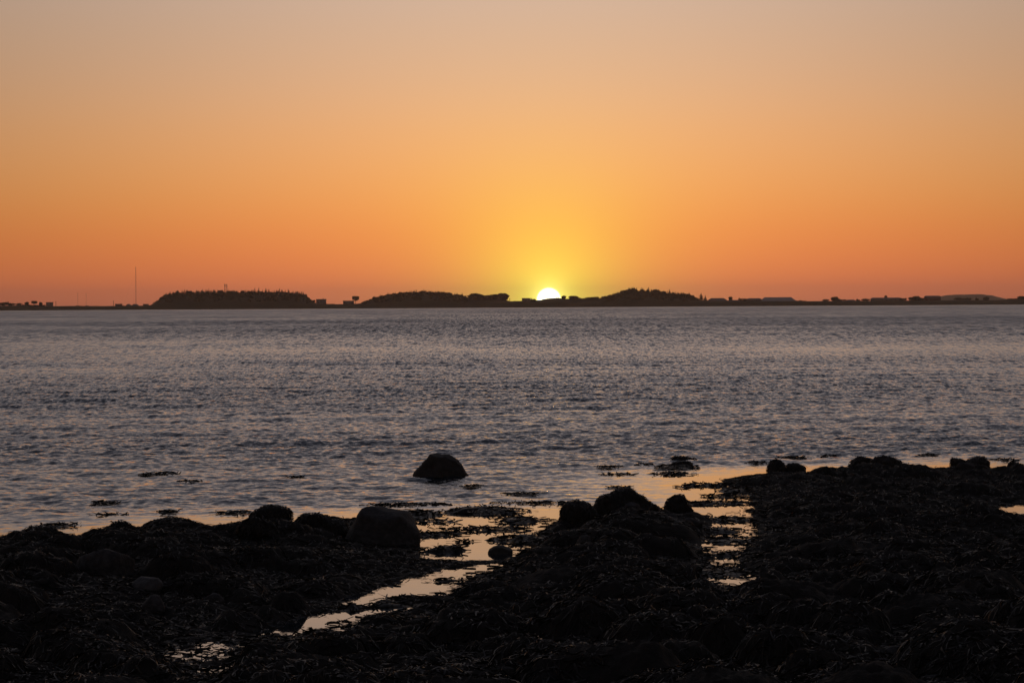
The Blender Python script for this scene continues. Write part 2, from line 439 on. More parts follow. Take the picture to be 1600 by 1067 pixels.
# ------------------------------------------------------------------ haze over the sound
bm = bmesh.new(); bmesh.ops.create_cube(bm, size=1.0)
bmesh.ops.scale(bm, vec=(24000, 12100, 82), verts=bm.verts); bmesh.ops.translate(bm, vec=(0, 5950, 39.3), verts=bm.verts)
me = bpy.data.meshes.new('haze'); bm.to_mesh(me); bm.free()
mt = bpy.data.materials.new('haze_air'); mt.use_nodes = True
t = mt.node_tree; t.nodes.remove(t.nodes['Principled BSDF'])
pv = node(t, 'ShaderNodeVolumePrincipled')
pv.inputs['Color'].default_value = (.97, .80, .70, 1); pv.inputs['Density'].default_value = 4.2e-5; pv.inputs['Anisotropy'].default_value = .8
t.links.new(pv.outputs[0], t.nodes['Material Output'].inputs['Volume'])
me.materials.append(mt)
haze = tag(obj('haze', me), kind='stuff')

# ------------------------------------------------------------------ the opposite shore
PX = FAR / FPX                    # metres per pixel over there
# ground profile along the far shore: pixel column, pixels above the waterline
PROF = [(-900, 7), (-200, 7), (0, 6.5), (36, 6.5), (60, 5), (100, 5), (180, 4.5), (222, 4.6), (230, 6.5), (240, 12), (250, 17.5), (262, 20), (285, 21), (330, 21), (400, 21),
        (440, 19.5), (470, 16.5), (482, 10), (492, 6), (520, 5.5), (535, 5.5), (556, 6), (566, 8), (580, 11), (600, 15.5), (630, 19), (662, 21.5), (690, 18.5), (720, 14.5), (735, 12),
        (760, 13), (785, 12), (798, 8.5), (815, 9), (834, 10), (845, 10), (852, 12.0), (862, 13.5), (874, 14.0), (880, 12.5), (900, 11.5), (930, 11.5), (950, 13), (965, 15.5), (980, 19.5), (992, 23), (1004, 21),
        (1025, 18), (1050, 14), (1080, 12), (1100, 9), (1115, 8), (1150, 8), (1240, 7), (1270, 6), (1300, 6), (1350, 6), (1450, 6), (1560, 6), (1600, 6.5), (1800, 6.5), (2500, 7)]
pp = np.array(PROF)
def far_x(px): return far(px, 480).x
fxs = np.array([far_x(p) for p in pp[:, 0]])
def ground_top(x): return (np.interp(x, fxs, pp[:, 1]) + 1.5) * PX
cols = np.unique(np.concatenate([np.linspace(-6000, -760, 30), np.arange(-760, 761, 3.2), np.linspace(760, 6000, 30)]))
rows = np.array([-6, -1, 2, 5, 9, 14, 20, 28, 38, 50, 65, 82, 100, 120, 145, 175, 215, 260, 320, 420, 620, 1000], float)
LX, LY = np.meshgrid(cols, rows)
top = ground_top(LX)
base = np.minimum(top, 5.0)
rise = sstep(-4, 16, LY)
hillp = np.exp(-((LY - 62) / 44.0) ** 2)
shore_j = 5 * fbm(LX * .02, LX * 0, 3, 5)
LZ = -1.2 + (base + 1.2) * rise + np.maximum(top - base, 0) * hillp + .5 * fbm(LX * .06, LY * .06, 3, 8) * sstep(10, 40, LY)
me = mesh_np('far_shore', np.stack([LX, LY + FAR + shore_j, LZ], -1).reshape(-1, 3), grid_faces(*LX.shape), (M_LAND,), True)
tag(obj('far_shore_terrain', me), 'low dark land with wooded hills across the water', kind='structure')
def land_z(x, y):
    yy = y - FAR
    t_ = float(ground_top(np.array([x]))[0]); b_ = min(t_, 5.0)
    r_ = float(sstep(-4, 16, np.array([yy]))[0])
    return -1.2 + (b_ + 1.2) * r_ + max(t_ - b_, 0) * math.exp(-((yy - 62) / 44.0) ** 2)

# a paler hill much farther back, right side
HD = 9500.0
hp = np.array([(1440, 4), (1462, 10), (1475, 14), (1495, 15.5), (1530, 15.6), (1548, 14.0), (1562, 10), (1576, 6.5), (1600, 4), (1680, 3)], float)
hx = np.array([far(p, 480, HD).x for p in hp[:, 0]]); hzv = hp[:, 1] * HD / FPX
cx = np.linspace(hx[0], hx[-1], 90); ry = np.linspace(-260, 500, 24)
HX, HY = np.meshgrid(cx, ry)
HZ = np.interp(HX, hx, hzv) * np.exp(-(HY / 190.0) ** 2) + 2.0 * fbm(HX * .05, HY * .05, 3, 4) - 1.5
me = mesh_np('distant_hill', np.stack([HX, HY + HD, HZ], -1).reshape(-1, 3), grid_faces(*HX.shape), (M_LAND,), True)
tag(obj('distant_hill', me), 'faint low hill far inland', kind='structure')

# trees -------------------------------------------------------------
def leaf_mesh(name, lumps, n, size, seed):
    r = np.random.default_rng(seed); V = []
    lumps = np.array(lumps, float)
    wts = (lumps[:, 3] * lumps[:, 4] * lumps[:, 5]) ** .7; idx = r.choice(len(lumps), n, p=wts / wts.sum())
    d = r.normal(size=(n, 3)); d /= np.linalg.norm(d, axis=1)[:, None]
    c = lumps[idx, :3] + d * lumps[idx, 3:] * (r.random(n) ** .35)[:, None]
    a = r.normal(size=(n, 3)); a /= np.linalg.norm(a, axis=1)[:, None]
    b = np.cross(a, r.normal(size=(n, 3))); b /= np.linalg.norm(b, axis=1)[:, None]
    s = size * (.6 + .8 * r.random(n))[:, None]
    v = np.stack([c - a * s, c - b * s * .8, c + a * s, c + b * s * .8], 1).reshape(-1, 3)
    return mesh_np(name, v, np.arange(4 * n).reshape(-1, 4), (M_TREE,))
def round_crown(seed, flat=1.0, bare=False):
    r = random.Random(seed); l = [(0, 0, .62, .36, .36, .30 * flat)] if bare else [(0, 0, .45, .38, .38, .42), (0, 0, .62, .34, .34, .28 * flat)]
    for k in range(6):
        a = r.uniform(0, 6.28); q = r.uniform(.18, .32)
        l.append((q * math.cos(a), q * math.sin(a), .60 + r.uniform(-.18, .20) * flat, r.uniform(.14, .24), r.uniform(.14, .24), r.uniform(.12, .18)))
    if bare: return leaf_mesh('crown', l, 520, .065, seed)
    for k in range(4):
        a = r.uniform(0, 6.28); l.append((.2 * math.cos(a), .2 * math.sin(a), .28, .2, .2, .24))
    return leaf_mesh('crown', l, 1100, .075, seed)
def conifer_crown(seed):
    r = np.random.default_rng(seed); n = 420
    tt = r.random(n) ** 1.4; z = .10 + .90 * tt
    rad = (.30 * (1 - tt) + .015) * (.55 + .45 * np.abs(np.sin(tt * 22 + seed))) * r.uniform(.35, 1, n)
    a = r.uniform(0, 6.28, n)
    c = np.stack([rad * np.cos(a), rad * np.sin(a), z], 1)
    o = np.stack([np.cos(a), np.sin(a), -.35 * np.ones(n)], 1); b = np.stack([-np.sin(a), np.cos(a), .2 * np.ones(n)], 1)
    s = (.075 * (1 - .6 * tt))[:, None]
    v = np.stack([c - o * s, c - b * s * .7, c + o * s, c + b * s * .7], 1).reshape(-1, 3)
    return mesh_np('crown', v, np.arange(4 * n).reshape(-1, 4), (M_TREE,))
def bush_crown(seed):
    r = random.Random(seed); l = []
    for k in range(9):
        x = r.uniform(-.42, .42)
        l.append((x, r.uniform(-.2, .2), .26 + r.uniform(-.05, .22) * (1 - abs(x)), r.uniform(.13, .2), .2, r.uniform(.18, .3)))
    return leaf_mesh('crown', l, 520, .06, seed)
def trunk_mesh(top):
    bm = bmesh.new()
    def limb(a, b, r0, r1):
        a, b = Vector(a), Vector(b); q = (b - a).to_track_quat('Z', 'Y'); v = []
        for p, rr in ((a, r0), (b, r1)):
            v.append([bm.verts.new(p + q @ Vector((rr * math.cos(i * 1.0472), rr * math.sin(i * 1.0472), 0))) for i in range(6)])
        for i in range(6): bm.faces.new((v[0][i], v[0][(i + 1) % 6], v[1][(i + 1) % 6], v[1][i]))
    limb((0, 0, -.06), (0, 0, top * .55), .035, .026); limb((0, 0, top * .5), (.02, 0, top), .026, .012)
    for a in (.4, 2.5, 4.4): limb((0, 0, top * .5), (.22 * math.cos(a), .22 * math.sin(a), top * .85), .018, .008)
    me = bpy.data.meshes.new('trunk'); bm.to_mesh(me); bm.free(); me.materials.append(M_TRUNK); return me
CROWNS = {'round': [round_crown(i) for i in range(4)], 'flat': [round_crown(i + 9, .6) for i in range(3)], 'lone': [round_crown(21, .9, True)],
          'conifer': [conifer_crown(i) for i in range(4)], 'bush': [bush_crown(i) for i in range(5)]}
TRUNKS = {'round': trunk_mesh(.7), 'flat': trunk_mesh(.65), 'lone': trunk_mesh(.7), 'conifer': trunk_mesh(.8), 'bush': trunk_mesh(.3)}
NAMES = {'round': ('broadleaf_tree', 'tree'), 'flat': ('broadleaf_tree', 'tree'), 'lone': ('broadleaf_tree', 'tree'), 'conifer': ('conifer_tree', 'tree'), 'bush': ('bush', 'bush')}
def tree(kind, px, top_y, wpx, label, depth=None, group=None):
    y = FAR + (depth if depth is not None else 40.0)
    p = far(px, top_y, y)
    wl = 485.4 - px * 9.4 / 1600
    zb = land_z(p.x, y) - .4
    h = max(p.z - zb, 1.5); w = wpx / FPX * y
    nm, cat = NAMES[kind]
    r = empty(nm, (p.x, y, zb)); tag(r, label, cat, group)
    fz = {'round': .98, 'flat': .86, 'lone': .95, 'conifer': 1.0, 'bush': .74}[kind]; fw = {'round': .95, 'flat': .95, 'lone': .95, 'conifer': .58, 'bush': 1.0}[kind]
    rz = random.uniform(0, .6) if kind == 'bush' else random.uniform(0, 6.28)
    for nm2, me in (('trunk', TRUNKS[kind]), ('crown', random.choice(CROWNS[kind]))):
        o = obj(nm2, me, r); o.scale = (w / fw, w / fw, h / fz); o.rotation_euler.z = rz
    return r
T = tree
T('bush', 18, 471.5, 36, 'long low thicket at the extreme end of the far shore beyond the masts', 50)
T('round', 42, 471, 7, 'small round tree between the long thicket and a bigger round tree', 40)
T('lone', 53, 469.6, 11, 'round tree with see-through crown, biggest of three by the small block house', 40)
T('round', 63.5, 471.5, 6, 'narrow little tree beside the small block house', 40)
T('bush', 52, 475.5, 40, 'low hedge under the three little round trees', 35)
T('bush', 122, 478.0, 8, 'low bush at the foot of the first faint mast', 30)
T('bush', 136, 478.5, 6, 'tiny bush at the foot of the second faint mast', 30)
T('bush', 193, 477.5, 4, 'little bush between the flat hut and the gabled cottages', 30)
T('bush', 488, 467.5, 10, 'dark bush between the long wooded hill and the flat-topped house', 40)
T('bush', 516, 474.5, 14, 'low spreading bush on the sea side of the flat-topped house', 30)
T('lone', 555, 461.8, 13, 'lone round tree on a bare trunk behind the low flat house', 60)
T('round', 743, 457.3, 25, 'broad domed tree at the foot of the middle hill, first of the row', 45)
T('round', 758, 460.6, 24, 'rounded tree, second in the row ending the middle hill', 45)
T('round', 771, 459.4, 22, 'rounded tree, third in the row ending the middle hill', 45)
T('round', 785.5, 457.0, 23, 'large domed tree at the end of the middle hill, overhanging the gap', 45)
T('bush', 808, 470, 8, 'small bush in the gap beside the house near the sun', 40)
T('bush', 833, 465.5, 8, 'bush against the house just beside the setting sun', 30)
T('round', 881, 461.5, 9, 'small windswept tree at the right edge of the setting sun', 50)
T('round', 896, 461.5, 20, 'domed tree right of the sun, standing clear', 45)
T('bush', 909, 464.5, 16, 'low bush beyond the domed tree right of the sun', 45)
T('bush', 925, 463.6, 26, 'flat-topped tree, first of the level pair before the conifer hill', 45)
T('bush', 939, 462.8, 26, 'flat-topped tree, second of the level pair before the conifer hill', 45)
T('conifer', 957, 458.5, 8, 'small conifer starting the slope of the conifer hill', 45)
T('conifer', 1013.5, 448.8, 7, 'slim conifer just past the top of the conifer hill', 50)
T('round', 1026, 451.0, 15, 'rounded tree near the top of the conifer hill', 50)
T('round', 1037, 454.0, 11, 'rounded tree partway down the conifer hill', 50)
T('conifer', 1046, 452.3, 10, 'spire-shaped conifer standing tall on the falling side of the conifer hill', 50)
T('conifer', 1055, 456.0, 8, 'short conifer below the tall spire on the conifer hill', 50)
T('conifer', 1065, 456.5, 10, 'bushy conifer midway down the falling slope', 50)
T('conifer', 1077, 457.8, 13, 'wide dark conifer low on the falling slope', 50)
T('conifer', 1084, 461.0, 8, 'little conifer against the wide dark one', 50)
T('conifer', 1095.5, 457.8, 11, 'free-standing pointed conifer at the end of the conifer hill', 45)
T('conifer', 1102, 460.8, 6, 'slender conifer beside the free-standing pointed one, next to the barn', 45)
T('flat', 1141.5, 463.5, 7, 'stunted windblown tree between two barns', 40)
T('bush', 1161, 465.0, 16, 'leaning windswept thicket before the low shed', 40)
T('bush', 1254, 468.8, 12, 'isolated bush past the end of the longest barn', 30)
T('bush', 1291, 467.0, 14, 'low bush at the foot of the mushroom-shaped tree', 40)
T('round', 1304, 462.8, 15, 'mushroom-shaped tree rising from a thicket past the barns', 40)
T('bush', 1315, 466.0, 18, 'thicket sloping down behind the mushroom-shaped tree', 40)
T('bush', 1341, 466.5, 6, 'small upright bush alone on the low shore', 40)
T('bush', 1353, 465.8, 15, 'rounded bush next to the long flat-roofed range', 40)
T('flat', 1384, 461.5, 6, 'small tree poking above the long flat-roofed range', 75)
T('bush', 1412, 464.5, 11, 'bush at the far end of the long flat-roofed range', 40)
T('round', 1425, 463.5, 14, 'bushy tree, first of a clump before the dark square barn', 40)
T('round', 1433, 461.8, 14, 'taller bushy tree, second of a clump before the dark square barn', 40)
T('bush', 1441, 464.0, 9, 'small bush closing the clump before the dark square barn', 40)
T('bush', 1505, 464.0, 26, 'broad bush in front of the faint distant hill', 40)
T('bush', 1527, 464.5, 6, 'narrow bush in front of the faint distant hill', 40)
T('round', 1541, 463.5, 12, 'small tree standing in front of the falling end of the distant hill', 40)
T('bush', 1588, 465.5, 26, 'dark thicket at the end of the low shore beyond the distant hill', 40)
T('round', 1598, 462.5, 20, 'tree topping the thicket at the last bit of shore', 45)

# woods on the three hills (read as one mass each) -------------------
def wood(name, label, x0, x1, n, hmin, hmax, kinds, seed, crest=()):
    r = np.random.default_rng(seed); VV = []; off_ = 0; FF = []
    for i in range(n):
        px = r.uniform(x0, x1); yy = FAR + r.uniform(14, 80) if i % 2 else FAR + r.uniform(48, 72)
        x = far(px, 480, yy).x
        kd = kinds[r.integers(len(kinds))]; src = CROWNS[kd][r.integers(len(CROWNS[kd]))]
        v = np.empty(len(src.vertices) * 3, np.float32); src.vertices.foreach_get('co', v); v = v.reshape(-1, 4, 3)
        v = v[r.choice(len(v), 90, replace=False)].reshape(-1, 3)
        ctr = v.reshape(-1, 4, 3).mean(1, keepdims=True)
        v = (ctr + (v.reshape(-1, 4, 3) - ctr) * 1.9).reshape(-1, 3)
        h = r.uniform(hmin, hmax) * (r.uniform(1.1, 1.3) if r.random() < .18 else 1); w = h * (r.uniform(.7, .95) if kd == 'conifer' else r.uniform(.9, 1.3))
        e = min((px - x0) / 26, (x1 - px) / 12, 1); h *= .45 + .55 * e
        VV.append(v * (w, w, h) + (x, yy, land_z(x, yy) - .5 - (1.2 if kd != 'conifer' else 0)))
    V = np.concatenate(VV)
    tag(obj(name, mesh_np(name, V, np.arange(len(V)).reshape(-1, 4), (M_TREE,))), label, 'wood', kind='stuff')
wood('hillside_wood', 'dense dark wood covering the long flat-topped hill by the tall mast', 240, 486, 520, 5.2, 8.0, ['conifer', 'conifer', 'round'], 1)
wood('hillside_wood', 'dense dark wood covering the middle hill left of the sun', 566, 738, 380, 4.4, 6.6, ['round', 'conifer', 'round'], 2)
wood('hillside_wood', 'dense dark wood covering the conifer hill right of the sun', 945, 1090, 320, 4.4, 7.6, ['round', 'conifer'], 3)

# buildings ----------------------------------------------------------
def box_mesh(name, mat, x0, x1, y0, y1, z0, z1):
    v = [(x, y, z) for z in (z0, z1) for y in (y0, y1) for x in (x0, x1)]
    return mesh_np(name, v, [(0, 2, 3, 1), (4, 5, 7, 6), (0, 1, 5, 4), (1, 3, 7, 5), (3, 2, 6, 7), (2, 0, 4, 6)], (mat,))
def building(px0, px1, eave, ridge, label, name='house', cat='house', hip=0.25, wall=None, roofm=None, depth=30, deep=9.0, chim=False, flat=False, wins=3):
    y = FAR + depth
    a, b = far(px0, eave, y), far(px1, eave, y); rz = far((px0 + px1) / 2, ridge, y).z
    x0, x1 = a.x, b.x; w = x1 - x0; cx_ = (x0 + x1) / 2
    zb = min(land_z(x0, y), land_z(x1, y)) - .5; ze = (a.z + b.z) / 2 - zb; zr = rz - zb
    r = empty(name, (cx_, y, zb)); tag(r, label, cat)
    wall = wall or M_WALL; roofm = roofm or M_ROOF
    obj('wall', box_mesh('wall', wall, -w / 2, w / 2, 0, deep, 0, ze), r)
    if flat:
        rf = obj('roof', box_mesh('roof', roofm, -w / 2 - .35, w / 2 + .35, -.35, deep + .35, ze, max(zr, ze + .3)), r)
    else:
        o_ = .4; hx_ = w * hip
        v = [(-w / 2 - o_, -o_, ze), (w / 2 + o_, -o_, ze), (w / 2 + o_, deep + o_, ze), (-w / 2 - o_, deep + o_, ze), (-w / 2 - o_ + hx_, deep / 2, zr), (w / 2 + o_ - hx_, deep / 2, zr)]
        mt_ = bpy.data.meshes.new('roof'); mt_.from_pydata(v, [], [(0, 1, 5, 4), (1, 2, 5), (2, 3, 4, 5), (3, 0, 4), (0, 3, 2, 1)]); mt_.materials.append(roofm)
        rf = obj('roof', mt_, r)
    if chim:
        obj('chimney', box_mesh('chimney', M_WALL, w * .18, w * .18 + .9, deep * .45, deep * .45 + .9, ze, max(zr, ze) + 1.0), rf)
    wh = min(1.2, ze * .35); zc = ze * .55 if ze < 4 else ze - 1.7
    for i in range(wins):
        xc = -w / 2 + w * (i + .5) / wins
        wn = obj('window', box_mesh('window', M_WALL, xc - .62, xc + .62, -.06, .02, zc - wh / 2 - .1, zc + wh / 2 + .1), r)
        obj('pane', box_mesh('pane', M_PANE, xc - .5, xc + .5, -.09, -.055, zc - wh / 2, zc + wh / 2), wn)
    obj('door', box_mesh('door', M_WALL2 if wall is not M_WALL2 else M_WALL, -w * .3, -w * .3 + 1.0, -.05, .02, 0, min(2.5, ze * .8)), r)
    return r
B = building
B(72, 81.5, 473, 472.2, 'small flat-roofed block house beside the three little round trees', flat=True, deep=8, wins=2)
B(180, 190, 475.6, 474.8, 'flat-roofed hut with overhanging roof next to a short pole', name='hut', cat='hut', flat=True, wall=M_WALL2, deep=6, wins=2)
B(196.5, 204, 477.5, 475.0, 'first of two small gabled cottages, the one nearer the flat hut', name='cottage', hip=.32, wins=2)
B(205.5, 215.5, 477.3, 475.0, 'second of two small gabled cottages, at the foot of the tall mast', name='cottage', hip=.32, wins=2)
B(223.5, 231, 476, 475, 'low shed where the long wooded hill starts', name='shed', cat='shed', flat=True, wins=1)
B(494, 509, 468.5, 467.4, 'two-storey flat-topped house just off the long wooded hill', flat=True, chim=True, wins=3, deep=10)
B(536, 552.5, 470.6, 469.8, 'low flat house with the lone round tree behind it', flat=True, wins=4, deep=9)
B(815.5, 829, 466.8, 465.8, 'small house left of the setting sun', flat=True, wins=3, depth=26)
B(1106, 1137, 470, 465.8, 'hip-roofed barn beside the slender conifers', name='barn', cat='barn', hip=.2, wins=5, deep=14)
B(1138, 1156, 471, 468.8, 'very low shed between the hip-roofed barn and the windswept thicket', name='shed', cat='shed', hip=.1, wins=3)
B(1168, 1190, 468, 466.0, 'low dark shed joined up to the longest barn', name='shed', cat='shed', hip=.12, wins=4, depth=34)
B(1189, 1244, 470.3, 464.4, 'longest barn with a pale sheet roof', name='barn', cat='barn', hip=.13, wins=8, deep=22, roofm=M_ROOFP)
B(1322, 1338, 470.5, 468.2, 'low cottage between the sloping thicket and the small upright bush', name='cottage', hip=.25, wins=3)
B(1362, 1409, 466.4, 465.0, 'long flat-roofed range with a small tree showing above it', name='farm_range', cat='farm building', hip=.06, wins=7, depth=45, deep=12)
B(1446, 1470, 464.0, 462.0, 'dark square barn in front of the near end of the distant hill', name='barn', cat='barn', hip=.06, wall=M_WALL2, wins=4, depth=40, deep=12)

# masts and poles ----------------------------------------------------
def bar(bm, a, b, r):
    a, b = Vector(a), Vector(b); q = (b - a).to_track_quat('Z', 'Y'); v = []
    for p in (a, b): v.append([bm.verts.new(p + q @ Vector((r * math.cos(i * 1.5708), r * math.sin(i * 1.5708), 0))) for i in range(4)])
    for i in range(4): bm.faces.new((v[0][i], v[0][(i + 1) % 4], v[1][(i + 1) % 4], v[1][i]))
    bm.faces.new(v[1]); bm.faces.new(v[0][::-1])
def part(name, bars, mat, parent):
    bm = bmesh.new()
    for a, b, r in bars: bar(bm, a, b, r)
    me = bpy.data.meshes.new(name); bm.to_mesh(me); bm.free(); me.materials.append(mat)
    return obj(name, me, parent)
def mast(px, top_y, r, label, depth=40, guys=True):
    y = FAR + depth; p = far(px, top_y, y); zb = land_z(p.x, y) - .3 if depth < 400 else 1.0; h = p.z - zb
    e = empty('radio_mast', (p.x, y, zb)); tag(e, label, 'mast', 'radio masts on the far shore')
    w = r * 2.0; sh = []
    for i in range(3):
        a = i * 2.094; sh.append(((w * math.cos(a), w * math.sin(a), 0), (w * math.cos(a), w * math.sin(a), h * .97), r * .5))
    part('lattice_shaft', sh + [((w * math.cos(k * 2.094), w * math.sin(k * 2.094), h * j / 24), (w * math.cos((k + 1) * 2.094), w * math.sin((k + 1) * 2.094), h * (j + 1) / 24), r * .25) for j in range(23) for k in range(3)], M_METAL, e)
    part('tip_rod', [((0, 0, h * .95), (0, 0, h), r * .6)], M_METAL, e)
    if guys:
        for i in range(3):
            a = i * 2.094 + .5; part('guy_wire', [((0, 0, h * .8), (h * .42 * math.cos(a), h * .42 * math.sin(a), .2), .02)], M_METAL, e)
mast(212, 416, .17, 'tall thin radio mast beside the long wooded hill')
mast(121.5, 456.5, .10, 'first of two faint short masts near the thicket end of the shore', 500, False)
mast(134.5, 457.5, .10, 'second of two faint short masts, nearer the hut', 500, False)
def pole(px, top_y, label):
    y = FAR + 30; p = far(px, top_y, y); zb = land_z(p.x, y) - .3; h = p.z - zb
    e = empty('utility_pole', (p.x, y, zb)); tag(e, label, 'pole')
    part('post', [((0, 0, 0), (0, 0, h), .28)], M_TRUNK, e); part('crossarm', [((-.9, 0, h * .9), (.9, 0, h * .9), .12)], M_TRUNK, e)
pole(87.3, 471, 'thin utility pole past the small block house')
pole(177.3, 470, 'utility pole standing beside the flat-roofed hut')
pole(796.5, 466, 'thin pole in the gap past the large domed tree')
# lookout tower on the wooded hill
y = FAR + 58; p = far(352.8, 444.0, y); zb = land_z(p.x, y) - .3; h = p.z - zb
e = empty('lookout_tower', (p.x, y, zb)); tag(e, 'small open lookout tower rising above the wood on the long hill', 'tower')
for sx_ in (-1, 1):
    for sy_ in (-1, 1):
        part('leg', [((sx_ * 1.5, sy_ * 1.5, 0), (sx_ * 1.2, sy_ * 1.2, h), .24)], M_METAL, e)
part('platform', [((-2.0, 0, h * .80), (2.0, 0, h * .80), 1.0 * .35), ((-2.0, 0, h * .93), (2.0, 0, h * .93), .2)], M_METAL, e)
part('brace', [((-1.5, -1.5, h * .3), (1.4, -1.4, h * .75), .1), ((1.5, -1.5, h * .3), (-1.4, -1.4, h * .75), .1)], M_METAL, e)
part('aerial', [((-1.6, 0, h * .8), (-1.6, 0, h * 1.06), .1), ((1.5, 0, h * .8), (1.5, 0, h * 1.02), .1)], M_METAL, e)

# ------------------------------------------------------------------ seaweed
def fronds(P, ang, ln, wd, lift, tip, seed, surf=None, seg=3):
    """strips lying on the surface; P (n,3) start points, lift: hump, tip: raised end"""
    r = np.random.default_rng(seed); n = len(P)
    rows_ = []
    bend = r.normal(0, .8, n); tw0 = r.normal(0, .55, n)
    for k in range(seg + 1):
        t_ = k / seg
        a = ang + bend * t_
        x = P[:, 0] + np.cos(a) * ln * t_; yv = P[:, 1] + np.sin(a) * ln * t_
        zb = surf(x, yv) if surf is not None else P[:, 2]
        z = zb + .004 + lift * math.sin(math.pi * min(1, t_ * 1.1)) + tip * t_ ** 2
        ww = wd * (.55 + .9 * math.sin(math.pi * (.15 + .75 * t_))) * .5
        tw = tw0 + .7 * t_
        ox, oy, oz = -np.sin(a) * np.cos(tw) * ww, np.cos(a) * np.cos(tw) * ww, np.sin(tw) * ww
        rows_.append(np.stack([np.stack([x - ox, yv - oy, z - oz], -1), np.stack([x + ox, yv + oy, z + oz], -1)], 1))
    V = np.stack(rows_, 1).reshape(-1, 3)                    # n, seg+1, 2, 3
    b = (np.arange(n) * (seg + 1) * 2)[:, None]
    F = np.concatenate([np.stack([b[:, 0] + 2 * k, b[:, 0] + 2 * k + 1, b[:, 0] + 2 * k + 3, b[:, 0] + 2 * k + 2], -1)[:, None] for k in range(seg)], 1).reshape(-1, 4)
    return V, F
def surf_land(x, y): return np.maximum(height(x, y), .0)
r = np.random.default_rng(5)
n = 230000
yv = 13.2 + 29 * r.random(n) ** 1.2; xv = r.uniform(-.212, .212, n) * yv
sdv = land_distance(xv, yv)
keep = ((sdv > .0) | ((sdv > -.09) & (r.random(n) < .22))) & (fbm(xv * 1.1, yv * 1.1, 3, 99) > -.42)
xv, yv, sdv = xv[keep], yv[keep], sdv[keep]
keep = r.random(len(xv)) < np.where(yv < 30, .62, .5); xv, yv, sdv = xv[keep], yv[keep], sdv[keep]
e1 = .03; gx = (height(xv + e1, yv) - height(xv - e1, yv)); gy = (height(xv, yv + e1) - height(xv, yv - e1))
ang = np.arctan2(-gy, -gx) + r.normal(0, .6, len(xv))
k = len(xv)
V, F = fronds(np.stack([xv, yv, 0 * xv], -1), ang, r.uniform(.04, .13, k), r.uniform(.003, .010, k), r.uniform(0, .014, k) * sstep(.0, .5, sdv), np.where(r.random(k) < .15, r.uniform(0, .03, k), 0), 8, surf_land)
tag(obj('seaweed', mesh_np('seaweed', V, F, (M_KELP,), True)), 'wet dark bladder wrack strewn over the stony shore', 'seaweed', kind='stuff')

# rafts of weed on the water ------------------------------------------
def raft(px, py, wpx, hpx, label=None, seed=0, dens=1.0, mound=.011):
    c = at(px, py, .01); a = wpx / 2 / FPX * c.y; d = hpx / 2 * c.y * c.y / CAM_H / FPX
    d = max(min(d, a * 2.5), .05)
    rr = np.random.default_rng(seed + int(px))
    # low weed pad with a ragged rim
    nr_, na_ = 8, 48; th = np.linspace(0, 2 * math.pi, na_, endpoint=False); vv = []
    for i in range(nr_ + 1):
        q = i / nr_
        rag = 1 + .55 * vnoise(np.cos(th) * 2.2 + px, np.sin(th) * 2.2 + py, 3) + .35 * vnoise(np.cos(th) * 6 + px, np.sin(th) * 6, 4)
        x = a * q * rag * np.cos(th); yy = d * q * rag * np.sin(th)
        z = mound * (1 - q ** 2) * (1 + 1.4 * vnoise(x * 9 + px, yy * 5, 6)) - .006
        vv.append(np.stack([x, yy, z], -1))
    vv = np.concatenate(vv); ff = []
    for i in range(nr_):
        for j in range(na_): ff.append((i * na_ + j, i * na_ + (j + 1) % na_, (i + 1) * na_ + (j + 1) % na_, (i + 1) * na_ + j))
    nf = int(max(14, 420 * a * min(d, .8) * 4 * dens)); nf = min(nf, 900)
    th = rr.uniform(0, 6.28, nf); q = np.sqrt(rr.random(nf)) * 1.06
    P = np.stack([a * q * np.cos(th), d * q * np.sin(th), np.maximum(0, mound * (1 - q ** 2)) * .8 + .002], -1)
    V, F = fronds(P, rr.uniform(0, 6.28, nf), rr.uniform(.04, .12, nf), rr.uniform(.007, .016, nf), rr.uniform(0, .012, nf), np.where(rr.random(nf) < .3, rr.uniform(.008, .03, nf), 0), seed + 1)
    return np.array(vv), np.array(ff), V, F, c
def raft_thing(px, py, wpx, hpx, label, seed=0, **kw):
    v, f, V, F, c = raft(px, py, wpx, hpx, seed=seed, **kw)
    o = obj('seaweed_raft', mesh_np('seaweed_raft', np.concatenate([v, V]), np.concatenate([f, F + len(v)]), (M_KELP,), True), loc=(c.x, c.y, 0))
    return tag(o, label, 'seaweed', 'rafts of weed on the water')
